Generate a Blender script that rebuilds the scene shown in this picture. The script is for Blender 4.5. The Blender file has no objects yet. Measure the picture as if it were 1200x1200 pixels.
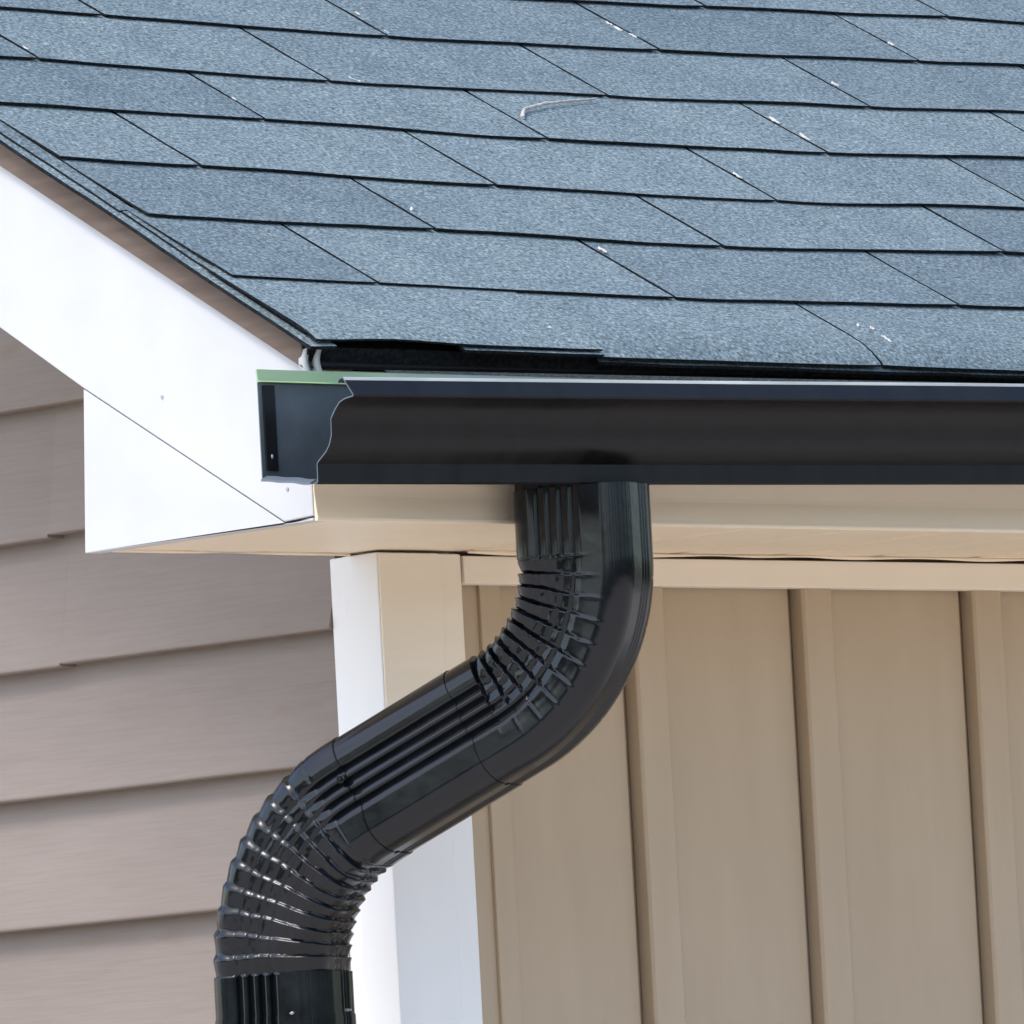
import bpy, math, random
from mathutils import Vector, Matrix, noise as mn
random.seed(7)
S = bpy.context.scene
COL = S.collection

# ------------------------------------------------------------------ camera
cam_d = bpy.data.cameras.new('camera')
cam = bpy.data.objects.new('camera', cam_d)
COL.objects.link(cam)
CR = Vector((0.7420, -0.6683, -0.0533)).normalized()
CF = Vector((0.6703, 0.7379, 0.0793)).normalized()
CU = CR.cross(CF).normalized()
CR = CF.cross(CU)
CP = Vector((-5.8912, -6.7489, -0.7145))
cam.matrix_world = Matrix(((CR.x, CU.x, -CF.x, CP.x), (CR.y, CU.y, -CF.y, CP.y),
                           (CR.z, CU.z, -CF.z, CP.z), (0, 0, 0, 1)))
cam_d.sensor_width = 36.0
cam_d.lens = 11804.5 / 1200 * 36.0
cam_d.clip_start = 0.1
cam_d.clip_end = 3000
S.camera = cam

# ------------------------------------------------------------------ light
SUN_EL, SUN_AZ = 57.0, 276.0        # azimuth: degrees clockwise from +Y
w = bpy.data.worlds.new('World'); S.world = w; w.use_nodes = True
wn = w.node_tree.nodes; wl = w.node_tree.links
bg = wn['Background']
sky = wn.new('ShaderNodeTexSky'); sky.sky_type = 'NISHITA'; sky.sun_disc = False
sky.sun_elevation = math.radians(SUN_EL); sky.sun_rotation = math.radians(SUN_AZ)
sky.air_density = 1.0; sky.dust_density = 2.0; sky.ozone_density = 1.0
wl.new(sky.outputs[0], bg.inputs[0]); bg.inputs[1].default_value = 0.15
sd = bpy.data.lights.new('sun', 'SUN'); sd.energy = 0.65; sd.angle = math.radians(18)
sd.color = (1.0, 0.97, 0.94)
so = bpy.data.objects.new('sun', sd); COL.objects.link(so)
_e, _a = math.radians(SUN_EL), math.radians(SUN_AZ)
sdir = Vector((math.sin(_a) * math.cos(_e), math.cos(_a) * math.cos(_e), math.sin(_e)))
so.rotation_euler = sdir.to_track_quat('Z', 'Y').to_euler()
S.view_settings.view_transform = 'Standard'
S.view_settings.look = 'None'
S.view_settings.gamma = 1
S.view_settings.use_curve_mapping = False
S.view_settings.exposure = 1.28

# ------------------------------------------------------------------ materials
def mat(name, col, rough=0.6, spec=0.5, metal=0.0, build=None):
    m = bpy.data.materials.new(name); m.use_nodes = True
    nt = m.node_tree; b = nt.nodes['Principled BSDF']
    b.inputs['Base Color'].default_value = (*col, 1)
    b.inputs['Roughness'].default_value = rough
    b.inputs['Specular IOR Level'].default_value = spec
    b.inputs['Metallic'].default_value = metal
    if build: build(nt, b)
    return m

def N(nt, t, **kw):
    n = nt.nodes.new(t)
    for k, v in kw.items():
        if k in n.inputs: n.inputs[k].default_value = v
        else: setattr(n, k, v)
    return n

def coords(nt, scale=(1, 1, 1)):
    tc = N(nt, 'ShaderNodeTexCoord'); mp = N(nt, 'ShaderNodeMapping')
    mp.inputs['Scale'].default_value = scale
    nt.links.new(tc.outputs['Object'], mp.inputs[0])
    return mp.outputs[0]

def noise(nt, vec, scale, detail=3, rough=0.5):
    n = N(nt, 'ShaderNodeTexNoise'); n.inputs['Scale'].default_value = scale
    n.inputs['Detail'].default_value = detail; n.inputs['Roughness'].default_value = rough
    nt.links.new(vec, n.inputs['Vector']); return n.outputs['Fac']

def ramp(nt, fac, stops):
    r = N(nt, 'ShaderNodeValToRGB'); e = r.color_ramp.elements
    e[0].position, e[0].color = stops[0][0], (*stops[0][1], 1)
    e[1].position, e[1].color = stops[-1][0], (*stops[-1][1], 1)
    for p, c in stops[1:-1]:
        x = e.new(p); x.color = (*c, 1)
    nt.links.new(fac, r.inputs[0]); return r.outputs[0]

def mix(nt, a, b, fac, mode='MIX'):
    m = N(nt, 'ShaderNodeMix', data_type='RGBA', blend_type=mode)
    for s, v in ((6, a), (7, b), (0, fac)):
        if hasattr(v, 'is_output'): nt.links.new(v, m.inputs[s])
        elif isinstance(v, tuple): m.inputs[s].default_value = (*v, 1)
        else: m.inputs[s].default_value = v
    return m.outputs[2]

def bump(nt, b, h, strength, dist):
    bp = N(nt, 'ShaderNodeBump'); bp.inputs['Strength'].default_value = strength
    bp.inputs['Distance'].default_value = dist
    nt.links.new(h, bp.inputs['Height']); nt.links.new(bp.outputs[0], b.inputs['Normal'])

def shingle_nodes(nt, b):
    v = coords(nt)
    fine = noise(nt, v, 270, 2.5, 0.65)
    c = ramp(nt, fine, [(0.30, (.054, .067, .069)), (0.45, (.124, .163, .170)), (0.58, (.194, .246, .254)), (0.74, (.37, .42, .41))])
    oi = N(nt, 'ShaderNodeObjectInfo')
    t = ramp(nt, oi.outputs['Random'], [(0, (.84, .85, .87)), (1, (1.11, 1.10, 1.08))])
    c = mix(nt, c, t, 1.0, 'MULTIPLY')
    big = noise(nt, v, 14, 3)
    t2 = ramp(nt, big, [(0.3, (.88, .89, .91)), (0.7, (1.08, 1.07, 1.06))])
    c = mix(nt, c, t2, 1.0, 'MULTIPLY')
    nt.links.new(c, b.inputs['Base Color'])
    bump(nt, b, fine, 0.5, 0.0012)
M_shingle = mat('asphalt granules', (.15, .2, .25), 0.85, 0.25, build=shingle_nodes)
def asphalt_edge(nt, b):
    v = coords(nt); f = noise(nt, v, 200, 2)
    nt.links.new(ramp(nt, f, [(.35, (.006, .007, .008)), (.75, (.022, .025, .027))]), b.inputs['Base Color'])
M_core = mat('asphalt core', (.012, .012, .013), 0.9, 0.15, build=asphalt_edge)

def siding_nodes(nt, b):
    v = coords(nt, (1, 1, 1))
    g = coords(nt, (6, 9, 210))
    grain = noise(nt, g, 1.4, 5, 0.6)
    big = noise(nt, coords(nt, (2, 1.2, 5)), 2.2, 3)
    c = ramp(nt, big, [(.3, (.236, .194, .160)), (.7, (.268, .224, .188))])
    c = mix(nt, c, ramp(nt, grain, [(.25, (.93, .92, .91)), (.6, (1.02, 1.02, 1.02))]), 1.0, 'MULTIPLY')
    kn = noise(nt, coords(nt, (1, 7, 34)), 1.0, 4, 0.6)
    c = mix(nt, c, (.23, .17, .12), ramp(nt, kn, [(.635, (0, 0, 0)), (.72, (.6, .6, .6))]))
    oi = N(nt, 'ShaderNodeObjectInfo')
    c = mix(nt, c, ramp(nt, oi.outputs['Random'], [(0, (.96, .95, .95)), (1, (1.03, 1.02, 1.02))]), 1.0, 'MULTIPLY')
    nt.links.new(c, b.inputs['Base Color'])
    bump(nt, b, grain, 0.25, 0.0015)
M_siding = mat('taupe vinyl lap siding', (.36, .31, .28), 0.6, 0.35, build=siding_nodes)

def painted(c0, c1, grain=(2, 2, 2), gs=3.0, bs=.08):
    def f(nt, b):
        v = coords(nt, grain); n = noise(nt, v, gs, 5, 0.6)
        nt.links.new(ramp(nt, n, [(.3, c0), (.7, c1)]), b.inputs['Base Color'])
        bump(nt, b, noise(nt, coords(nt), 140, 2), bs, 0.0008)
    return f
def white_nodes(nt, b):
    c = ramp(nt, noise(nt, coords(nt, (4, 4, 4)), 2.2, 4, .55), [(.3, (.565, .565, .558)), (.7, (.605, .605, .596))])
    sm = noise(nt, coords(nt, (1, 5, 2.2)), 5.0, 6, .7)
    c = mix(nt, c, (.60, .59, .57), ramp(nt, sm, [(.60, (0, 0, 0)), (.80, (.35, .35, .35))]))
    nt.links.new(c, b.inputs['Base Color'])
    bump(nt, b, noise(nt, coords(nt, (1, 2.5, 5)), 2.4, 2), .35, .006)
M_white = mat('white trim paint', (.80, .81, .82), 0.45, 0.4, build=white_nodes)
M_post = mat('off white vinyl', (.78, .79, .80), 0.45, 0.4, build=painted((.85, .835, .80), (.88, .865, .825), (8, 8, 2)))
M_almond = mat('almond trim paint', (.60, .48, .36), 0.5, 0.4, build=painted((.86, .72, .53), (.89, .76, .57), (3, 6, 20)))
M_cream = mat('cream trim and painted post shade', (.88, .78, .63), 0.5, 0.4, build=painted((.86, .755, .60), (.89, .79, .64), (3, 6, 20)))  # frieze paint; on the corner board it stands for warm shade
M_tan = mat('tan vinyl panel', (.40, .31, .235), 0.55, 0.35, build=painted((.455, .348, .232), (.485, .375, .253), (8, 8, 1.5)))
M_wood = mat('weathered brown wood', (.25, .17, .12), 0.7, 0.3, build=painted((.115, .082, .06), (.18, .13, .10), (8, 3, 40), 3, .3))

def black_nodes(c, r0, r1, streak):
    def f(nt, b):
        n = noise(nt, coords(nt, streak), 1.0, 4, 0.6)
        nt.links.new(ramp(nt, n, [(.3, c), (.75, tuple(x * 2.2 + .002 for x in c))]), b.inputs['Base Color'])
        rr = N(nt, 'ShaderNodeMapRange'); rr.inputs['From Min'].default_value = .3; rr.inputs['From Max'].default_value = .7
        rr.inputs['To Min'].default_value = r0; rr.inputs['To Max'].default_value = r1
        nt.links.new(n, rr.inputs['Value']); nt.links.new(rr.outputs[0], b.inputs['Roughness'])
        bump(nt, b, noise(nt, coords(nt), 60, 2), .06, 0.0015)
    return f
M_gutter = mat('black gutter enamel', (.010, .009, .009), 0.4, 0.24, build=black_nodes((.0036, .0034, .0033), .32, .46, (60, 4, 6)))
M_pipe = mat('black downspout enamel', (.010, .010, .011), 0.2, 0.40, build=black_nodes((.0022, .0031, .0044), .12, .20, (25, 25, 25)))
_b = M_pipe.node_tree.nodes['Principled BSDF']; _b.inputs['Coat Weight'].default_value = .06; _b.inputs['Coat Roughness'].default_value = .14
M_inside = mat('dark blue grey gutter inside', (.045, .062, .075), 0.5, 0.4, build=black_nodes((.060, .068, .069), .4, .55, (10, 10, 10)))
M_lip_sheen = mat('gutter lip with painted sky sheen', (.05, .065, .078), 0.4, 0.35, build=black_nodes((.24, .245, .215), .32, .44, (6, 30, 30)))  # bright sky reflection of the top lip, put into a lighter base colour
M_rim = mat('cut aluminium edge', (.10, .125, .14), 0.5, 0.5)
def green_nodes(nt, b):
    tc = N(nt, 'ShaderNodeTexCoord'); sp = N(nt, 'ShaderNodeSeparateXYZ'); nt.links.new(tc.outputs['Object'], sp.inputs[0])
    n = noise(nt, coords(nt, (8, 8, 30)), 2.0, 4, .6)
    ad = N(nt, 'ShaderNodeMath', operation='MULTIPLY_ADD'); nt.links.new(n, ad.inputs[0]); ad.inputs[1].default_value = .22
    nt.links.new(sp.outputs['X'], ad.inputs[2])
    c = mix(nt, (.31, .45, .20), (.40, .52, .31), n)
    nt.links.new(mix(nt, c, (.40, .45, .41), ramp(nt, ad.outputs[0], [(.12, (0, 0, 0)), (.30, (1, 1, 1))])), b.inputs['Base Color'])
M_green = mat('pale green flange film', (.33, .46, .22), 0.5, 0.4, build=green_nodes)
M_flash = mat('black drip edge', (.012, .013, .014), 0.5, 0.35)
M_steel = mat('bare metal', (.55, .56, .55), 0.35, 0.5, 0.8)
M_nail = mat('dull nail', (.42, .43, .44), 0.5, 0.4, 0.3)
M_twig = mat('dry twig bark', (.5, .46, .42), 0.8, 0.2, build=painted((.34, .28, .24), (.62, .57, .53), (40, 40, 40)))
M_fleck = mat('bleached plant flake', (.68, .64, .58), 0.8, 0.2, build=painted((.50, .45, .40), (.76, .73, .70), (60, 60, 60)))
M_leaf = mat('orange dead leaf', (.38, .07, .03), 0.6, 0.3)
def ground_nodes(nt, b):
    v = coords(nt); n = noise(nt, v, 1.2, 6, 0.6); f = noise(nt, v, 60, 3)
    c = ramp(nt, n, [(.3, (.56, .495, .42)), (.7, (.65, .585, .50))])
    c = mix(nt, c, ramp(nt, f, [(.3, (.85, .85, .85)), (.7, (1.1, 1.1, 1.1))]), 1.0, 'MULTIPLY')
    nt.links.new(c, b.inputs['Base Color'])
M_ground = mat('dry sandy ground', (.4, .3, .2), 0.9, 0.2, build=ground_nodes)

def foliage_nodes(nt, b):
    n = noise(nt, coords(nt), 1.4, 8, 0.7)
    nt.links.new(ramp(nt, n, [(.35, (.025, .042, .014)), (.7, (.085, .120, .040))]), b.inputs['Base Color'])
M_added_trees = mat('added tree foliage', (.05, .08, .03), 0.8, 0.2, build=foliage_nodes)
# ------------------------------------------------------------------ mesh helpers
class MB:
    def __init__(s): s.v = []; s.f = []; s.m = []; s.sm = []
    def face(s, pts, mi=0, smooth=False):
        i = len(s.v); s.v += [tuple(p) for p in pts]
        s.f.append(tuple(range(i, i + len(pts)))); s.m.append(mi); s.sm.append(smooth)
    def box(s, a, b, mi=0):
        (x0, y0, z0), (x1, y1, z1) = a, b
        i = len(s.v)
        s.v += [(x0,y0,z0),(x1,y0,z0),(x1,y1,z0),(x0,y1,z0),(x0,y0,z1),(x1,y0,z1),(x1,y1,z1),(x0,y1,z1)]
        for q in ((0,3,2,1),(4,5,6,7),(0,1,5,4),(1,2,6,5),(2,3,7,6),(3,0,4,7)):
            s.f.append(tuple(i + k for k in q)); s.m.append(mi); s.sm.append(False)
    def prism(s, pts, off, mi=0):           # closed polygon pts extruded by vector off
        n = len(pts); i = len(s.v); o = Vector(off)
        s.v += [tuple(p) for p in pts] + [tuple(Vector(p) + o) for p in pts]
        s.f.append(tuple(range(i, i + n))); s.f.append(tuple(range(i + 2*n - 1, i + n - 1, -1)))
        s.m += [mi, mi]; s.sm += [False, False]
        for k in range(n):
            k2 = (k + 1) % n
            s.f.append((i + k2, i + k, i + n + k, i + n + k2)); s.m.append(mi); s.sm.append(False)
    def grid(s, rows, mi=0, smooth=True, wrap=False, flip=False):
        i = len(s.v); nr, nc = len(rows), len(rows[0])
        for r in rows: s.v += [tuple(p) for p in r]
        for a in range(nr - 1):
            for b in range(nc if wrap else nc - 1):
                b2 = (b + 1) % nc
                q = (i + a*nc + b, i + a*nc + b2, i + (a+1)*nc + b2, i + (a+1)*nc + b)
                s.f.append(q[::-1] if flip else q); s.m.append(mi); s.sm.append(smooth)
    def mesh(s, name, mats):
        me = bpy.data.meshes.new(name); me.from_pydata(s.v, [], s.f); 
        for m in mats: me.materials.append(m)
        me.polygons.foreach_set('material_index', s.m)
        me.polygons.foreach_set('use_smooth', s.sm)
        me.update(); return me
    def build(s, name, mats, parent=None, bevel=0.0, recalc=True):
        if not isinstance(mats, (list, tuple)): mats = [mats]
        me = s.mesh(name, mats)
        if recalc:
            import bmesh
            bm = bmesh.new(); bm.from_mesh(me); bmesh.ops.recalc_face_normals(bm, faces=bm.faces); bm.to_mesh(me); bm.free()
        o = bpy.data.objects.new(name, me); COL.objects.link(o)
        if parent is not None: o.parent = parent
        if bevel:
            md = o.modifiers.new('bevel', 'BEVEL'); md.width = bevel; md.segments = 2; md.limit_method = 'ANGLE'
            md.angle_limit = math.radians(40); md.harden_normals = False
        return o

def empty(name, loc=(0, 0, 0)):
    o = bpy.data.objects.new(name, None); COL.objects.link(o); o.location = loc; o.empty_display_size = .1
    return o
def tag(o, label, cat, group=None, kind=None):
    if label: o['label'] = label
    if cat: o['category'] = cat
    if group: o['group'] = group
    if kind: o['kind'] = kind
    return o
def lerp_table(T, x):
    if x <= T[0][0]: return T[0][1]
    for (a, fa), (b, fb) in zip(T, T[1:]):
        if x <= b:
            t = (x - a) / (b - a); t = t*t*(3 - 2*t)
            return fa + (fb - fa) * t
    return T[-1][1]
def wob(x, seed, amp=1.0):
    return amp * mn.noise(Vector((x, seed * 7.31, 1.7)))

# ------------------------------------------------------------------ setting
GZ = -2.42
g = MB(); R = 600
rings = [[(R*t*math.cos(a*math.pi/24), R*t*math.sin(a*math.pi/24), GZ) for a in range(48)] for t in (0.0005, .01, .03, .1, .3, 1.0)]
g.grid(rings, smooth=False, wrap=True)
g.face(rings[0])
tag(g.build('ground', M_ground), None, None, kind='structure')

# unseen tree ring added behind the camera to darken reflections and low sky
tl = MB(); rows = []
for i in range(121):
    a = math.radians(135 + 220*i/120); rr = 34 + 5*mn.noise(Vector((i*.21, 2, 0)))
    top = 5.5 + 3.2*mn.noise(Vector((i*.33, 5, 0))) + 1.6*mn.noise(Vector((i*1.1, 9, 0)))
    col = []
    for j in range(13):
        t = j/12; bulge = 3.0*math.sin(math.pi*min(1, t*1.05)) + 1.1*mn.noise(Vector((i*.8, j*.9, 3))) + .7*mn.noise(Vector((i*2.1, j*2.2, 7)))
        r2 = rr - bulge + 2.5*t*t
        col.append((r2*math.cos(a), r2*math.sin(a), GZ - .05 + t*top))
    rows.append(col)
tl.grid(rows, 0, True)
tag(tl.build('added_trees', M_added_trees), None, None, kind='stuff')

# ------------------------------------------------------------------ the house
house = tag(empty('house', (0, 0, GZ)), 'house corner with blue grey shingle roof, white rake board and taupe lap siding', 'house')
def hpart(mb, name, mats, parent=house, bevel=0.0):
    o = mb.build(name, mats, None, bevel)
    o.parent = parent
    if parent is house: o.matrix_parent_inverse = Matrix.Translation((0, 0, -GZ))
    return o

AL = 0.51329; CA, SA, TA = math.cos(AL), math.sin(AL), math.tan(AL)
YR, ZR = -0.0300, 0.1589
XEND = 7.0; YRIDGE = 3.4
def rp(x, d, h):                             # roof point: along eave, up the slope, off the plane
    return Vector((x, YR + d*CA - h*SA, ZR + d*SA + h*CA))
DR = (YRIDGE - YR) / CA

# roof deck (with the far slope) and the plain shingled field beyond the picture
roof = MB()
roof.prism([rp(-.006, .012, -.012), rp(-.006, DR, -.012), (-.006, YRIDGE, ZR + (DR)*SA - .035), rp(-.006, .012, -.026)], (XEND, 0, 0), 0)
yb = 2*YRIDGE - YR
roof.prism([(-.006, YRIDGE+.001, ZR+DR*SA-.012), (-.006, yb, ZR), (-.006, yb, ZR-.02), (-.006, YRIDGE+.001, ZR+DR*SA-.035)], (XEND, 0, 0), 1)
roof_o = hpart(roof, 'roof', [M_core, M_shingle])

E_ = 0.1356
BUTT = {
 0: [(-.2, -.003), (.32, -.004), (.345, -.0045), (3, -.0045)],
 1: [(-.02, .138), (.166, .134), (.53, .1255), (1.0, .135), (2, .136)],
 2: [(-.02, .282), (.342, .276), (.71, .264), (1.134, .280), (2, .274)],
 3: [(-.02, .420), (.171, .413), (.528, .398), (.89, .393), (1.25, .406), (2, .407)],
 4: [(-.02, .556), (.355, .547), (.70, .533), (1.08, .535), (1.38, .551), (2.2, .545)],
 5: [(-.02, .690), (.127, .679), (.527, .663), (.89, .666), (1.27, .676), (1.5, .688), (2.2, .685)],
 6: [(-.02, .827), (.23, .817), (.70, .802), (1.085, .807), (1.465, .823), (1.64, .833), (2.4, .82)],
}
for k in range(7, 13):
    BUTT[k] = [(x, d + (k - 6) * 0.1365 + wob(x*1.3, k, .004)) for x, d in BUTT[6]]
JX = {}
for k in range(13):
    if k == 0: xs = [.333, .690]
    elif k == 1: xs = [.167, .531, .910]
    elif k == 2: xs = [.352, .710, 1.104]
    elif k == 3: xs = [.171, .528, .894]
    elif k == 4: xs = [.354, .706, 1.085]
    elif k == 5: xs = [.173, .527, .896, 1.268]
    elif k == 6: xs = [.355, .713, 1.087, 1.470]
    else: xs = [(.175 if k % 2 else .355) + wob(k, 3, .01)]
    while xs[-1] < 3.2: xs.append(xs[-1] + .366 + random.uniform(-.004, .004))
    JX[k] = xs
LEFT = {0: -.014, 1: -.003, 2: .008, 3: .006, 4: -.012, 5: -.014, 6: -.010}

def butt(k, x):
    b = lerp_table(BUTT[k], x)
    return b + wob(x*9, k + 2, .0026) + wob(x*30, k + 20, .0010)
def lift(k, x, s):
    l = .0007 * (1 + 1.2*mn.noise(Vector((x*5, k*3.1, 0)))) * max(0, 1 - s/.09)
    return l

T = .0020
def shingle_mesh(k, xa, xb, ja, jb):
    b = MB(); nx = max(3, int((xb - xa) / .03))
    tops = []; bots = []
    def H(x, s):
        h = .0032 * (1 - s / E_) + lift(k, x, s)
        if k == 0:
            q = max(0, (.050 - s) / .050); h -= .0100 * q * q
            if x < .333:
                h += .006 * q * q + .0012 * math.exp(-((x - .06)/.07)**2) * q + .001
        return h
    ss = [0, .004, .018, .035, .06, .10, E_, E_ * 1.25]
    for s in ss:
        rt = []; rb = []
        for i in range(nx + 1):
            t = i / nx; x = xa + (xb - xa) * t
            bt = butt(k, x if k else (xa + xb)/2) if not (k == 0 and xa < .3) else (-.003 + wob(x*9, 5, .002) + (.005 * math.exp(-((x-.08)/.06)**2)))
            xx = x + wob(s*22 + k, 31 + ja, .0016) * (1 if 0 < t < 1 else 1)
            if s == 0 and i in (0, nx): bt += .0012
            h = H(x, s)
            rt.append(rp(xx, bt + s, h)); rb.append(rp(xx, bt + s, h - T))
        tops.append(rt); bots.append(rb)
    b.grid(tops, 0, True)
    b.grid(bots, 1, True, flip=True)
    b.grid([bots[0], tops[0]], 1, False)
    b.grid([[r[0] for r in tops], [r[0] for r in bots]], 1, False)
    b.grid([[r[-1] for r in bots], [r[-1] for r in tops]], 1, False)
    b.grid([tops[-1], bots[-1]], 1, False)
    return b
n_sh = 0
for k in range(11):
    xs = [LEFT.get(k, -.012 + wob(k, 9, .01))] + JX[k]
    for j in range(len(xs) - 1):
        xa, xb = xs[j], xs[j+1]
        if xa > 2.6: break
        gap = .0020 + .0008 * random.random()
        if k == 0 and j in (0, 1): gap = .0004
        ga = 0 if j == 0 else gap
        o = hpart(shingle_mesh(k, xa + ga, xb - gap, j, j), 'shingle', [M_shingle, M_core], roof_o)
        n_sh += 1
# shingled field outside the frame (seen only from elsewhere): one course-stepped sheet
f = MB()
def field(x0, x1, d0, d1, z=0.):
    d = d0
    while d < d1 - .01:
        e = min(E_, d1 - d)
        f.face([rp(x0, d, .004 + z), rp(x1, d, .004 + z), rp(x1, d + e, -.0008 + z), rp(x0, d + e, -.0008 + z)], 0)
        f.face([rp(x0, d, -.0008 + z), rp(x1, d, -.0008 + z), rp(x1, d, .004 + z), rp(x0, d, .004 + z)], 1)
        d += E_
field(-.012, XEND - .01, 10.9*E_ + .05, DR)
field(2.55, XEND - .01, .003, 10.9*E_ + .05, -.0055)
fo = hpart(f, 'shingle_field', [M_shingle, M_core], roof_o); fo['kind'] = 'stuff'

# starter strips along the eave and the rake
s = MB()
def starter(xa, xb, d0, dz, dd, seed):
    n = int((xb - xa)/.02); top = []; bot = []
    for dk in (0, .02, .1):
        rt = []; rb = []
        for i in range(n + 1):
            x = xa + (xb - xa)*i/n
            h = -.0050 + dz - (.006 * max(0, 1 - dk/.05)**2 if xa > .3 else -.002*max(0, 1 - dk/.05))
            rt.append(rp(x, d0 + dd*wob(x*12, seed, .003) + dk, h)); rb.append(rp(x, d0 + dk + dd*wob(x*12, seed, .003), h - .003))
        top.append(rt); bot.append(rb)
    s.grid(top, 0); s.grid(bot, 1, flip=True); s.grid([bot[0], top[0]], 1, False)
    s.grid([[r[0] for r in top], [r[0] for r in bot]], 1, False); s.grid([[r[-1] for r in bot], [r[-1] for r in top]], 1, False)
starter(.004, .162, .030, 0, 1, 1)
starter(.1635, .3325, -.006, 0, 1, 2)
starter(.3340, 3.1, -.002, -.0012, 1, 3)
hpart(s, 'starter_course', [M_shingle, M_core], roof_o)
def rake_strip(x0, x1, h, seed, amp, d0, d1):
    s = MB(); n = 70; top = []; bot = []
    for c in (0, .5, 1):
        rt = []; rb = []
        for i in range(n + 1):
            d = d0 + (d1 - d0) * i / n
            xo = x0 + wob(d*8, seed, amp) + wob(d*40, seed+1, amp*.25)
            x = xo + (x1 - xo) * c
            hh = h - .0012 * (1 - c)
            rt.append(rp(x, d, hh)); rb.append(rp(x, d, hh - .0034))
        top.append(rt); bot.append(rb)
    s.grid(top, 0); s.grid(bot, 1, flip=True)
    s.grid([[r[0] for r in bot], [r[0] for r in top]], 1, False)
    s.grid([[p for p in top[0]], [p for p in bot[0]]], 1, False)
    return hpart(s, 'rake_starter', [M_shingle, M_core], roof_o)
rake_strip(-.0215, .009, -.0032, 4, .003, -.006, 1.6)
rake_strip(-.0085, .007, -.0006, 11, .003, .02, .30)
rake_strip(-.0110, .007, -.0006, 17, .003, .302, 1.6)

# drip edge along the eave
d = MB()
def zdrip(x): return .1385 + .0070 * x
n = 30; rows = []
prof = [(.03, .034), (-.006, .0), (-.0105, -.004), (-.0075, -.008)]
for i in range(n + 1):
    x = .002 + (3.2 - .002) * i / n
    zt = .151 + wob(x*6, 8, .0006)
    rows.append([(x, .05, zt + .026), (x, -.004, zt), (x, -.0065, zt - .002), (x, -.005, zt - .006), (x, -.004, zdrip(x)), (x, -.007, zdrip(x) - .003)])
d.grid(rows, 0, False)
hpart(d, 'drip_edge', M_flash)
# curled white flashing ends at the eave corner
c = MB()
for x0, y0 in ((-.0040, -.0105), (.0060, -.0150)):
    rows = []
    for i in range(9):
        t = i / 8; z = .1545 - .029 * t
        cx = x0 - .004 * math.sin(t * math.pi) + .0035 * t; cy = y0 + .002 * math.sin(t*3)
        rows.append([(cx - .0017, cy, z), (cx + .0017, cy - .0008, z), (cx + .0021, cy + .008, z), (cx - .0013, cy + .009, z)])
    c.grid(rows, 0, True, wrap=True); c.face(rows[0]); c.face(rows[-1])
hpart(c, 'flashing_end', M_white)

# rake board, its brown cover strip, the return panel of the boxed eave
YE = 3.2
def rk(y0, z0, y): return z0 + (y - y0) * TA
b = MB()
b.prism([(0, 0, .0042), (0, .0035, .0042), (0, .0400, .0026), (0, .3115, .1515), (0, .426, .2190), (0, YE, rk(.426, .2190, YE)),
         (0, YE, rk(.414, .3719, YE)), (0, .414, .3719), (0, 0, .1383)], (.019, 0, 0))
rb = hpart(b, 'rake_board', M_white, bevel=.0012)
b = MB()
for y, z in ((.1996, .1313), (.0328, .0312), (.0407, .0796), (.52, .40), (.62, .30)):
    for q in range(1):
        ring = [(-.0009, y + .0017*math.cos(a), z + .0017*math.sin(a)) for a in [i*math.pi/4 for i in range(8)]]
        ring2 = [(.002, y + .0019*math.cos(a), z + .0019*math.sin(a)) for a in [i*math.pi/4 for i in range(8)]]
        nb = MB(); nb.face(ring); nb.grid([ring2, ring], wrap=True)
        hpart(nb, 'nail_head', M_nail, rb)
b = MB()
b.prism([(-.0075, -.005, .1355), (-.0075, YE, rk(.414, .3722, YE)), (-.0075, YE, rk(.413, .3985, YE)), (-.0075, -.004, .1645)], (.012, 0, 0))
hpart(b, 'rake_cover_strip', M_wood, bevel=.001)
b = MB()
b.prism([(.0012, .0015, 0), (.0012, .3215, 0), (.0012, .3120, .1503), (.0012, .0402, .0011), (.0012, .0035, .0027), (.0012, .0015, .0027)], (.018, 0, 0))
hpart(b, 'return_panel', M_white, bevel=.0008)

# fascia with a flared lower lip
b = MB()
pf = [(-.0020, .1350), (-.0020, .0265), (-.0022, .0225), (-.0046, .0055), (-.0052, .0022), (-.0046, -.0006), (-.0006, -.0006), (-.0006, .1350)]
b.prism([(.0008, y, z) for y, z in pf], (XEND - .05, 0, 0))
b.box((.0205, -.0004, .0006), (XEND - .05, .0115, .1340))
hpart(b, 'fascia', M_almond, bevel=.0012)

XS, D = .3211, .2810
# soffit under the eave and under the rake
b = MB()
b.box((.020, .0125, .0035), (.4285, .3195, .011))
hpart(b, 'soffit_panel', M_almond)
xa = .4295; xb = .5720
while xa < XEND - .1:
    b = MB(); xa += .0004
    y0, y1 = .0125, .2990
    b.prism([(xa, y0, .0105), (xa, y0, .0092), (xa + .0085, y0, .0036), (xb - .0085, y0, .0036), (xb, y0, .0092), (xb, y0, .0105)], (0, y1 - y0, 0))
    hpart(b, 'soffit_board', M_almond)
    xa = xb; xb += .1320
b = MB()
b.prism([(.0195, .323, .166), (.0195, YE, rk(.323, .166, YE)), (.0195, YE, rk(.323, .178, YE)), (.0195, .323, .178)], (XS, 0, 0))
hpart(b, 'rake_soffit', M_almond)
b = MB(); b.box((.0195, .3200, .0035), (XS + .02, .3232, .17)); hpart(b, 'return_back', M_almond)
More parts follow.
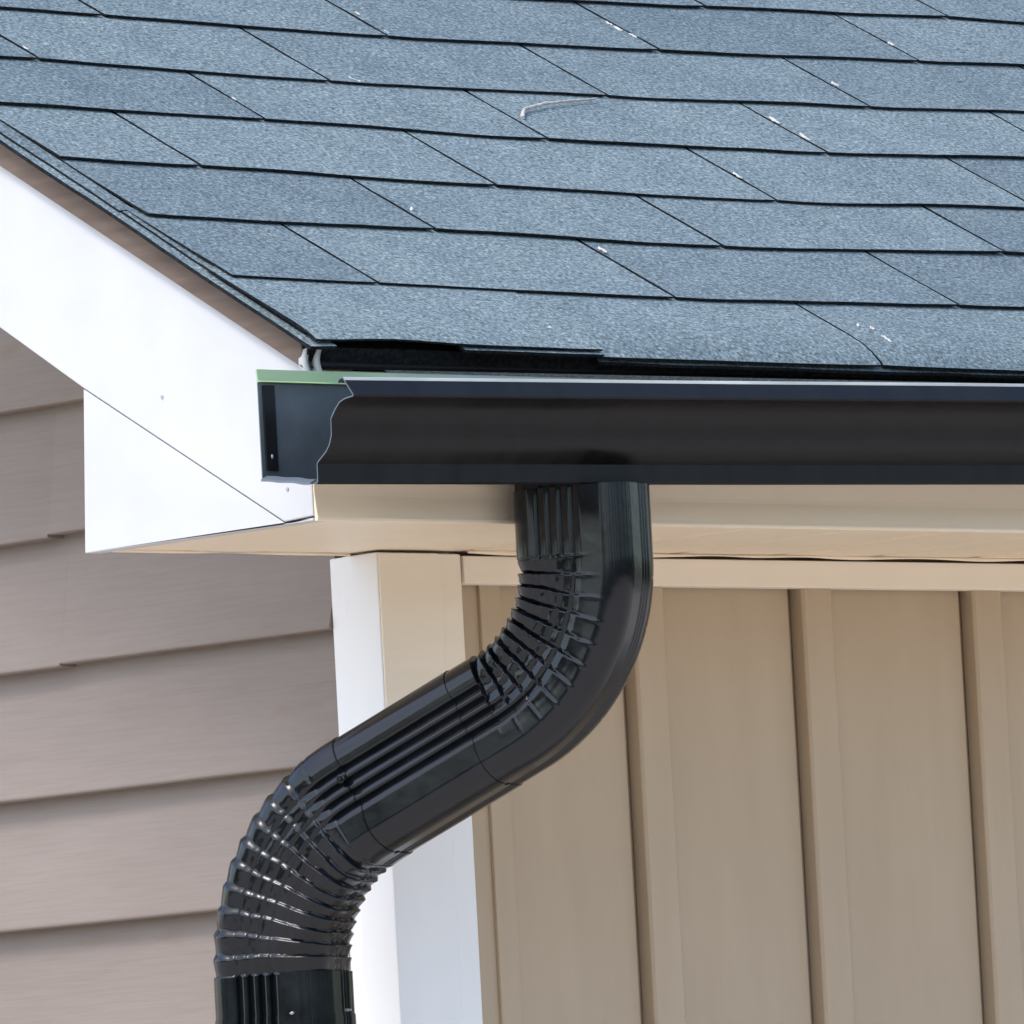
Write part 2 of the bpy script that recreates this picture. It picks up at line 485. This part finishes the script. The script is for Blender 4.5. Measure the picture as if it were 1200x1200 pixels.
# sagging bead along the soffit joints
def bead(name, P, Q, seed, r=.0022, sag=.003):
    P, Q = Vector(P), Vector(Q); L = (Q - P).length; n = max(6, int(L/.012)); rows = []
    for i in range(n + 1):
        t = i/n; c = P.lerp(Q, t); u = t*L
        c.z -= sag * (.5 + .5*mn.noise(Vector((u*9, seed, .3)))) ; rr = r*max(.12, .62 + 1.0*mn.noise(Vector((u*11, seed, 5))))
        ax = (Q - P).normalized(); n1 = ax.cross(Vector((0, 0, 1)))
        rows.append([c + n1*rr*math.cos(a) + Vector((0, 0, 1))*rr*math.sin(a) for a in [k*math.pi/3 for k in range(6)]])
    m = MB(); m.grid(rows, 0, True, wrap=True); m.face(rows[0]); m.face(rows[-1])
    return hpart(m, name, M_almond)
bead('soffit_bead', (.432, .2765, .0035), (3.0, .2765, .0035), 3)
bead('soffit_bead', (.03, .3165, .0035), (.319, .3165, .0035), 6)
bead('soffit_bead', (.0225, .02, .0035), (.0225, .31, .0035), 9, .0018)

# frieze board
b = MB()
b.box((.4302, D, -.0275), (XEND - .1, D + .018, -.0012))
hpart(b, 'frieze_board', M_cream, bevel=.001)
b = MB(); b.box((.4302, D + .0185, -.012), (XEND - .1, D + .0208, .06)); hpart(b, 'blocking', M_wood)

# corner post of the two walls
b = MB()
prof = [(XS + .004, .3530), (XS + .004, .332), (XS + .0005, .3315), (XS, .330), (XS, D), (.3985, D), (.3995, D + .0012), (.4000, D + .004), (.4275, D + .004), (.4275, D + .03), (.36, D + .03), (.36, .3530)]
b.prism([(x, y, GZ + .05) for x, y in prof], (0, 0, -GZ - .05 + .001))
hpart(b, 'corner_post', M_post, bevel=.0015)

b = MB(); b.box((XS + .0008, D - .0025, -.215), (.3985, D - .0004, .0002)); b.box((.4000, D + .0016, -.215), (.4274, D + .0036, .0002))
hpart(b, 'post_shade_board', M_cream, bevel=.0008)  # added board: warm eave shade on the white post put into its colour
# gable wall: backing and lap siding boards
gw = MB(); gw.box((XS + .0235, .3537, GZ + .02), (XS + .10, 6.6, .17))
gw.prism([(XS + .0235, .3537, .171), (XS + .0235, YRIDGE, .171 + (YRIDGE - .3537)*TA), (XS + .0235, 6.45, .171)], (.084, 0, 0))
gwo = hpart(gw, 'gable_wall', M_siding)
SZ, SS = .1881, .12644
def lap(y0, y1, zb, dx=0., dz=0., top=None):
    m = MB(); ny = max(2, min(40, int((y1 - y0)/.05))); zt = zb + SS + .010
    P = [(.0215, SS + .008), (.0050, .022), (.0006, .0045), (.0, .0022), (.0008, .0004), (.0030, 0), (.0205, .0002)]
    rows = []
    for i in range(ny + 1):
        y = y0 + (y1 - y0)*i/ny; wv = wob(y*2.2, zb*10, .0014)
        rows.append([(XS + px + dx, y, zb + pz + dz + wv) for px, pz in P])
    m.grid(rows, 0, True)
    m.grid([[rows[0][j] for j in range(len(P))], [(XS + .0225, rows[0][j][1], rows[0][j][2]) for j in range(len(P))]], 0, False)
    m.grid([[rows[-1][j] for j in range(len(P))], [(XS + .0225, rows[-1][j][1], rows[-1][j][2]) for j in range(len(P))]], 0, False)
    return hpart(m, 'siding_board', M_siding, gwo)
for k in range(-12, 21):
    zb = SZ - k*SS
    if zb < GZ + .02: break
    y1 = 6.5
    y0 = .3538
    if zb > .19:
        # boards above the eave end under the sloping rake soffit
        y0 = max(y0, (zb + SS - .166)/TA + .323 - .02); 
        if y0 > 3.0: continue
        y1 = 2*YRIDGE - y0
    if k == 1:
        lap(y0, .7610, zb); lap(.7606, y1, zb, -.0004, -.0030)
    elif k == 2:
        lap(y0, .7520, zb); lap(.7516, y1, zb, -.0004, -.0022)
    else:
        ysp = 2.2 + (k*37 % 11)*.2
        lap(y0, ysp, zb)
        lap(ysp - .001, y1, zb, -.0012, -.002)

# front wall: tan panels and battens
fw = MB(); fw.box((.4280, D + .0305, GZ + .02), (XEND - .2, D + .09, .0))
fwo = hpart(fw, 'front_wall', M_tan)
YP = D + .0215
def panel(x0, x1):
    m = MB(); m.box((x0, YP, GZ + .06), (x1, YP + .008, -.0006)); return hpart(m, 'wall_panel', M_tan, fwo, .0006)
def batten(x0, x1):
    m = MB()
    m.prism([(x0 + .0025, YP + .007, GZ + .05), (x0 + .0005, YP - .0115, GZ + .05), (x0 + .003, YP - .0145, GZ + .05), (x1 - .012, YP - .0145, GZ + .05), (x1 - .001, YP - .0040, GZ + .05), (x1 + .0005, YP + .007, GZ + .05)], (0, 0, -GZ - .0506))
    return hpart(m, 'batten', M_tan, fwo, .0008)
panel(.4282, .4640)
bx = [.6480, .8725, 1.1055]
while bx[-1] < XEND - .6: bx.append(bx[-1] + .2325)
x = .4640
m = MB(); m.box((.4640, YP - .004, GZ + .05), (.4905, YP + .006, -.0006)); hpart(m, 'batten', M_tan, fwo, .001)
x = .4910
for q in bx:
    panel(x, q - .003); batten(q + .0035, q + .0535); x = q + .0545
panel(x, XEND - .2)

# ------------------------------------------------------------------ rain gutter
XG, GT = -.0816, .0150
gut = tag(empty('rain_gutter', (XG, 0, .03)), 'black K-style rain gutter along the eave with open cut left end and green back flange', 'gutter')
def gpart(mb, name, mats, parent=gut, bevel=0.):
    o = mb.build(name, mats, None, bevel); o.parent = parent
    o.matrix_parent_inverse = Matrix.Translation((-XG, 0, -.03)); return o
gp = [(-.0090, .1195), (-.0090, .0315), (-.0098, .0302), (-.0560, .0228), (-.0820, .0192), (-.0842, .0210), (-.0846, .0372), (-.0862, .0382),
      (-.0972, .0462), (-.1024, .0522), (-.1048, .0600), (-.1058, .0680), (-.1075, .0745), (-.1115, .0820), (-.1190, .0876), (-.1265, .0900), (-.1325, .0908), (-.1362, .0912),
      (-.1366, .0930), (-.1265, .1068), (-.1250, .1090), (-.1230, .1100), (-.1195, .1090), (-.1170, .1060)]
gp = [(y - .0180, z + .0020) for y, z in gp]
def offset_prof(P, t):
    out = []
    for i, (y, z) in enumerate(P):
        a = P[max(0, i-1)]; b = P[min(len(P)-1, i+1)]
        dy, dz = b[0]-a[0], b[1]-a[1]; L = math.hypot(dy, dz)
        out.append((y - dz/L*t*-1, z - dy/L*t))
    return out
gin = offset_prof(gp, .0012)
XL = 6.8
def gz(x): return GT * (x - XG)
xsn = [XG, XG + .002, XG + .01] + [XG + .05*i for i in range(1, 30)] + [2.0, 3.0, 4.5, XL]
m = MB(); rows_o = []; rows_i = []
for x in xsn:
    # the cut edge is slightly ragged
    e = 1 if x == XG else 0
    rows_o.append([(x + e*wob(i*.9, 2, .0017), y, z + gz(x) + wob(x*3 + i*.02, 4, .0004)) for i, (y, z) in enumerate(gp)])
    rows_i.append([(x + e*wob(i*.9, 2, .0017), y, z + gz(x) + wob(x*3 + i*.02, 4, .0004)) for i, (y, z) in enumerate(gin)])
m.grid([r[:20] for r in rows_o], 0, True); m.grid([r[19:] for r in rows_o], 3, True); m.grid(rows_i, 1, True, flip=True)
m.grid([rows_o[0], rows_i[0]], 2, False); m.grid([[r[0] for r in rows_o], [r[0] for r in rows_i]], 0, False)
m.grid([[r[-1] for r in rows_o], [r[-1] for r in rows_i]], 0, False)
tro = gpart(m, 'trough', [M_gutter, M_inside, M_rim, M_lip_sheen])
md = tro.modifiers.new('edge', 'EDGE_SPLIT'); md.split_angle = math.radians(31)
# green back flange
m = MB(); rows = []
for x in [XG - .0005] + [XG + .04*i for i in range(1, 32)]:
    dz = gz(x)*.12; y0 = -.0280
    h = .0118 - .0016 * max(0, x)
    rows.append([(x, y0, .1190 + dz + wob(x*14, 5, .0005)), (x, y0 - .0040, .1192 + dz + wob(x*14, 5, .0005)), (x, y0 - .0012, .1206 + dz), (x, y0, .1190 + h + dz + wob(x*5, 6, .0006)), (x, y0 + .0018, .1190 + h + dz)])
m.grid(rows, 0, False, wrap=True); m.face(rows[0]); m.face(rows[-1])
gpart(m, 'back_flange', M_green)
# hidden hanger: a flat bracket across the mouth of the gutter
m = MB()
hx = .052
m.prism([(hx, -.0310, .1230), (hx, -.048, .1225), (hx, -.118, .1135), (hx, -.1355, .1110), (hx, -.1355, .1095), (hx, -.118, .1117), (hx, -.048, .1206), (hx, -.0310, .1210)], (.028, 0, .0004))
gpart(m, 'hanger', M_steel, bevel=.0005)
# bent-down tab of the cut bottom sheet
m = MB(); rows = []
for i in range(15):
    t = i/14; y = -.0295 - .066*t; z = .0322 - .0105*t + wob(t*4, 6, .0012)
    rows.append([(XG - .0030, y, z + .0012), (XG + .004, y, z + .0042), (XG + .004, y, z + .0030), (XG - .0036, y, z - .0010)])
m.grid(rows, 0, False, wrap=True); m.face(rows[0]); m.face(rows[-1])
gpart(m, 'bottom_tab', M_rim)
# dark inner seam strip with a rivet near the cut end
m = MB(); m.box((XG + .004, -.0302, .0405), (XG + .018, -.0285, .1165)); gpart(m, 'inner_seam', M_gutter, bevel=.0005)
m = MB()
ring = lambda r, y: [(XG + .0105 + r*math.cos(a), y, .0530 + 1.7*r*math.sin(a)) for a in [i*math.pi/5 for i in range(10)]]
m.grid([ring(.0012, -.0302), ring(.0010, -.0310), ring(.0004, -.0312)], wrap=True); m.face(ring(.0004, -.0312))
gpart(m, 'rivet', M_nail)

# ------------------------------------------------------------------ downspout
PO = Vector((.2627, -.0690, 0)); PHI = math.radians(21)
W2, H2, RC = .0385, .0580, .0215
spout = tag(empty('downspout', (PO.x, PO.y, GZ)), 'black corrugated downspout with two crimped elbows curving from gutter back to wall corner', 'downspout')
def spart(mb, name, mats, parent=spout, bevel=0.):
    o = mb.build(name, mats, None, bevel); o.parent = parent
    o.matrix_parent_inverse = Matrix.Translation((-PO.x, -PO.y, -GZ)); return o
BETA = math.radians(24.5); ARC = math.pi/2 - BETA; RB = .1435
Z0 = .0262; ZB = -.040; RL = .161
LH = .3310                                     # total horizontal offset
HS = LH - (RB + RL)*(1 - math.sin(BETA)); LS = HS/math.cos(BETA)
L1 = Z0 - ZB; LA = RB*ARC; LB = RL*ARC
S1 = L1; S2 = S1 + LA; S3 = S2 + LS; S4 = S3 + LB
def path(s):
    """centre point (y, z) and tangent angle t below horizontal"""
    if s <= S1: return 0.0, Z0 - s, math.pi/2
    if s <= S2:
        a = (s - S1)/RB; return RB*(1 - math.cos(a)), ZB - RB*math.sin(a), math.pi/2 - a
    y2, z2 = RB*(1 - math.cos(ARC)), ZB - RB*math.sin(ARC)
    if s <= S3:
        q = s - S2; return y2 + q*math.cos(BETA), z2 - q*math.sin(BETA), BETA
    y3, z3 = y2 + LS*math.cos(BETA), z2 - LS*math.sin(BETA)
    if s <= S4:
        a = (s - S3)/RL; t = BETA + a
        return y3 + RL*(math.cos(ARC - a) - math.cos(ARC)), z3 - RL*(math.sin(ARC) - math.sin(ARC - a)), t
    y4, z4 = y3 + RL*(1 - math.cos(ARC)), z3 - RL*math.sin(ARC)
    return y4, z4 - (s - S4), math.pi/2
# section: list of (a, b, na, nb, tagfaces): a across (local x), b front(-)/back(+)
def section():
    pts = []; hw, hh, r = W2, H2, RC
    def flute(u, centres, wid, dep):
        d = 0
        for c in centres:
            q = (u - c)/wid
            if -.12 < q <= 0: d = min(d, -dep*(1 + q/.12))
            elif 0 < q < 1: d = min(d, -dep*(1 - q)**1.25)
        return d
    side_c = [.12, .28, .44, .60]; front_c = [.46, .62, .78]
    def edge(p, q, nrm, n, cent, wid, dep):
        for i in range(n):
            t = (i + .0)/n
            d = flute(t, cent, wid, dep)
            pts.append((p[0] + (q[0]-p[0])*t + nrm[0]*d, p[1] + (q[1]-p[1])*t + nrm[1]*d, nrm[0], nrm[1], d))
    def corner(cx, cy, a0):
        for i in range(7):
            a = a0 + math.pi/2*i/7
            pts.append((cx + r*math.cos(a), cy + r*math.sin(a), math.cos(a), math.sin(a), 0.0))
    # left side (-x): from back to front
    edge((-hw, hh-r), (-hw, -hh+r), (-1, 0), 56, side_c, .120, .0052)
    corner(-hw+r, -hh+r, math.pi)
    edge((-hw+r, -hh), (hw-r, -hh), (0, -1), 56, front_c, .11, .0020)
    corner(hw-r, -hh+r, 1.5*math.pi)
    edge((hw, -hh+r), (hw, hh-r), (1, 0), 40, [.25, .45, .65], .11, .0040)
    corner(hw-r, hh-r, 0)
    edge((hw-r, hh), (-hw+r, hh), (0, 1), 40, [.3, .5, .7], .11, .0020)
    corner(-hw+r, hh-r, math.pi/2)
    return pts
SEC = section()
CPH, SPH = math.cos(PHI), math.sin(PHI)
def place(s, a, b):
    y, z, t = path(s)
    ny, nz = math.sin(t), math.cos(t)         # section +b direction in the (y, z) plane
    ly, lz = y + b*ny, z + b*nz
    return (PO.x + a*CPH - ly*SPH, PO.y + a*SPH + ly*CPH, lz)
def sstep(x, a, b):
    t = min(1, max(0, (x - a)/(b - a))); return t*t*(3 - 2*t)
NP1, NP2 = 10, 10
def upper_disp(s, a, b, na, nb, fd):
    """pleats gathered on the back (inner) side of the bend, fading towards the front"""
    u = (s - S1 + .004)/(LA + .004)*NP1
    soft = -.55*fd*(1 - sstep(u, 0, NP1))
    if .6 < u < NP1 - .6: u += .09*mn.noise(Vector((b*45, a*45, round(u)*1.9)))*(1 - abs(2*(u - round(u))))
    if u < 0 or u > NP1: return soft
    k = int(u); f_ = u - k
    bb = b/H2                                  # +1 back .. -1 front
    ext = .42 - 1.0*math.sin(math.pi*min(1, (k + .5)/NP1))*.55 - .25*(k/NP1)   # how far forward each pleat reaches
    wgt = sstep(bb, ext - .55, .75)
    tip = math.exp(-((bb - (ext - .42))/.16)**2)
    saw = (1 - f_)                              # proud at the start of each pleat, tucked under the next
    groove = math.exp(-((f_ - 1.0)/.10)**2) + math.exp(-((f_)/.05)**2)*.6
    n1 = mn.noise(Vector((b*170 + k*5, s*60, a*170)))
    d = -.0042*wgt*(1 - saw)*(1 + .35*n1) - .0020*wgt*groove
    d += .0003*tip*math.exp(-((f_ - .08)/.07)**2)
    d += wgt*.0007*mn.noise(Vector((b*240 + k*5, s*110, a*240))) - .92*wgt*fd + soft*(1 - wgt)
    d -= .0008*math.exp(-((f_)/.05)**2)*(1 if na > .5 else (.5 if bb < -.9 and a > .02 else 0))
    return d
def lower_disp(s, a, b, na, nb, fd):
    u = (s - S3 - .018)/(LB - .012)*NP2
    if .6 < u < NP2 - .6: u += .12*mn.noise(Vector((b*40, a*40, round(u)*1.7)))*(1 - abs(2*(u - round(u))))
    if u < 0 or u > NP2: return 0
    k = int(u); f_ = u - k
    bb = b/H2
    env = min(1, (u + .2)/1.2)
    wgt = env*(.50 + .50*sstep(-bb, -.2, 1) + .18*sstep(bb, .3, 1))
    # each pleat steps out on a small ledge that catches the sky, then tapers in again
    n1 = mn.noise(Vector((b*150 + k*3, k*1.7, a*150)))
    e = .15 + .10*sstep(bb, .0, 1)*(1 + n1)
    lip = f_/e if f_ < e else 1 - (f_ - e)/(1 - e)
    d = -.0038*wgt*(1 - lip)*(1 + .45*n1)
    d += wgt*.0005*(.5 + sstep(bb, -.3, 1))*mn.noise(Vector((b*230 + k*3, s*130, a*230))) - (.80 + .25*n1)*env*fd
    return d
def sweep(name, s0, s1, step, grow, disp=None, lip0=False, lip1=False, wave=0.0, mats=M_pipe, flute_scale=1.0):
    n = max(2, int((s1 - s0)/step)); rows = []
    def row(s, g, q=0.0):
        r = []
        for i, (a, b, na, nb, fd) in enumerate(SEC):
            dd = g + (disp(s, a, b, na, nb, fd) if disp else 0)
            sw = s + q*(wob(i*.13, 3.3, 1))
            r.append(place(sw, a + na*dd, b + nb*dd))
        return r
    if lip0: rows.append(row(s0, grow - .0022, wave)); 
    for j in range(n + 1):
        s = s0 + (s1 - s0)*j/n
        q = wave if (j == 0 and lip0) or (j == n and lip1) else 0
        rows.append(row(s, grow, q))
        if j == 0 and lip0: rows.append(row(s0 + .0012, grow, wave))
    if lip1: rows.append(row(s1, grow - .0022, wave))
    m = MB(); m.grid(rows, 0, True, wrap=True)
    o = spart(m, name, mats)
    md = o.modifiers.new('edge', 'EDGE_SPLIT'); md.split_angle = math.radians(65)
    return o
# 1 upper elbow, 2 slanting offset pipe, 3 lower elbow, 4 vertical leader
sweep('upper_elbow', 0, S2 + .034, .0011, 0.0, upper_disp, lip1=True)
sweep('offset_pipe', S2 + .030, S3 + .004, .008, .0010, None, lip0=True, lip1=True, wave=.0022)
sweep('lower_elbow', S3 - .010, S4 + .050, .0011, .0021, lower_disp, lip0=True, lip1=True, wave=.0025)
sweep('leader_pipe', S4 + .046, S4 + 1.9, .05, .0030, None, lip0=True)
m = MB(); c0 = [place(0.0, a - na*.0012, b - nb*.0012) for a, b, na, nb, fd in SEC[::3]]
lo_ = [(x, max(y, -.1005), .0250) for x, y, z in c0]; hi_ = [(x, max(y, -.1005), .0385) for x, y, z in c0]
m.grid([lo_, hi_], 0, False, wrap=True)
gpart(m, 'outlet_collar', M_gutter)
def screw(s, b, r=.0032, side='left', a=0.):
    m = MB(); c = Vector(place(s, -W2 - .004, b) if side == 'left' else place(s, a, -H2 - .0052))
    y, z, t = path(s)
    nrm = Vector((-CPH, -SPH, 0)) if side == 'left' else Vector((SPH*math.sin(t), -math.sin(t)*CPH, -math.cos(t)))
    u = nrm.cross(Vector((0, 0, 1))).normalized(); v = nrm.cross(u)
    rr = [[c + nrm*h + u*q*math.cos(k*math.pi/3) + v*q*math.sin(k*math.pi/3) for k in range(6)] for h, q in ((-.003, r*1.5), (.0004, r*1.5), (.0006, r), (.0030, r*.95))]
    m.grid(rr, 0, False, wrap=True); m.face(rr[-1])
    return spart(m, 'screw', M_pipe if r > .002 else M_steel)
screw(S3 - .006, .018, .0030)
screw(S4 + .044, -.030, .0010); screw(S4 + .043, 0, .0010, 'front', .004)
# ------------------------------------------------------------------ debris on the roof
def on_roof(x, d, h=.004): return rp(x, d, h)
tw = MB(); ctl = [(.716, .586), (.724, .596), (.735, .607), (.752, .6145), (.775, .6245), (.805, .6345), (.840, .6440), (.884, .6560)]
pts = []
for (x0, d0), (x1, d1) in zip(ctl, ctl[1:]):
    for q in range(3): pts.append((x0 + (x1-x0)*q/3, d0 + (d1-d0)*q/3 + .0012*mn.noise(Vector((x0*60 + q, 2, 2)))))
rows = []
for i, (x, d_) in enumerate(pts):
    t = i/(len(pts)-1); r = .0019*(1 - .62*t)*(1 + .35*mn.noise(Vector((i*.9, 4, 1)))) + .0003
    c = on_roof(x, d_, .0040 + .0016*math.sin(t*3.1))
    a = on_roof(*pts[min(i+1, len(pts)-1)]) - on_roof(*pts[max(i-1, 0)]); a.normalize()
    n1 = a.cross(Vector((0, -SA, CA))).normalized(); n2 = n1.cross(a)
    rows.append([c + (n1*math.cos(q) + n2*math.sin(q))*r for q in [k*math.pi/3 for k in range(6)]])
tw.grid(rows, 0, True, wrap=True); tw.face(rows[0]); tw.face(rows[-1])
tag(tw.build('twig', M_twig), 'thin pale curved twig lying across a shingle on the roof', 'twig')
FL = [  # x, d, length, width, direction, label
 (.566, .674, .016, .006, -60, 'largest pale flake, sitting on a butt line near the upper left of the roof'),
 (1.079, .871, .014, .004, 88, 'upper of two large flakes in the joint near the top centre of the roof'),
 (1.084, .853, .012, .004, 84, 'lower of two large flakes in the joint near the top centre of the roof'),
 (1.078, .885, .010, .003, 95, 'small flake just above two larger ones near the top centre of the roof'),
 (1.473, .877, .011, .005, 80, 'pale flake in a joint near the top right of the roof'),
 (1.275, .743, .012, .004, 88, 'pale flake in the joint halfway between the top right flake and the paired white flakes'),
 (1.088, .626, .017, .005, 90, 'upper of two white flakes in one joint, right of the curved twig'),
 (1.092, .582, .018, .005, 70, 'lower of two white flakes in one joint, right of the curved twig'),
 (.897, .463, .014, .004, 88, 'pale flake in a joint below and right of the curved twig'),
 (.536, .246, .014, .005, 70, 'white flake at the head of a joint two courses above the eave'),
 (.724, .079, .007, .003, 60, 'tiny flake highest in the short joint of the bottom course'),
 (.737, .072, .007, .003, 80, 'tiny flake in the middle of the short joint of the bottom course'),
 (.733, .047, .014, .003, 65, 'longest flake in the short joint of the bottom course'),
 (.363, .331, .012, .003, 50, 'thin flake in a joint on left half of roof, three courses above eave'),
 (.723, .868, .007, .003, 88, 'upper small flake in a joint at the top edge, left of centre'),
 (.721, .818, .009, .004, 80, 'small flake on the butt line at the top edge, left of centre'),
 (.355, .603, .007, .002, 85, 'tiny flake in a joint left of the largest pale flake'),
 (.179, .712, .008, .003, 85, 'small flake in the joint at the far upper left of the roof'),
 (.302, .045, .006, .004, 20, 'tiny white speck lying on the bottom course left of centre'),
]
for i, (x, d_, L, wd, ang, lab) in enumerate(FL):
    if 60 < ang < 100: ang = 90 + (ang - 88)*.15
    d_ -= .004
    m = MB(); a = math.radians(ang); n = 13; up = []; dn = []
    for j in range(n):
        t = j/(n-1) - .5
        jg = mn.noise(Vector((t*16, i*5.7, 2))); jr = mn.noise(Vector((t*19, i*2.9, 8)))
        cx = x + L*t*math.cos(a) + .0012*jg; cd = d_ + L*t*math.sin(a)
        w0 = wd*.62*(1 - (2*t)**4*.8)
        wl_, wr_ = w0*max(.12, .6 + 1.1*jg), w0*max(.12, .6 + 1.1*jr)
        px, pd = -math.sin(a), math.cos(a)
        hh = .0030 + .0010*mn.noise(Vector((t*6, i*2.3, 4)))
        up.append([on_roof(cx - px*wl_, cd - pd*wl_, hh), on_roof(cx, cd, hh + .0007), on_roof(cx + px*wr_, cd + pd*wr_, hh)])
        dn.append([p - Vector((0, -SA, CA))*.0007 for p in up[-1]])
    m.grid(up, 0, True); m.grid(dn, 0, True, flip=True)
    m.grid([[r[0] for r in dn], [r[0] for r in up]]); m.grid([[r[2] for r in up], [r[2] for r in dn]])
    tag(m.build('plant_flake', M_fleck), lab, 'plant flake', 'dry plant flakes caught on the shingles')
# an orange leaf tip in the gutter at the right edge of the view
m = MB(); c = Vector((.8085, -.100, .130)); up = []
for j in range(6):
    t = j/5; ww = .011*math.sin(math.pi*(t*.9 + .05))
    p = c + Vector((.030*t, .012*t, .012*t))
    up.append([p + Vector((0, -ww*.6, -.004*abs(t-.5))), p + Vector((0, 0, .003)), p + Vector((0, ww*.6, ww*.8))])
m.grid(up, 0, True)
lo = m.build('leaf', M_leaf); md = lo.modifiers.new('s', 'SOLIDIFY'); md.thickness = .0006
tag(lo, 'orange dead leaf tip sticking up from the gutter at the right edge', 'leaf')
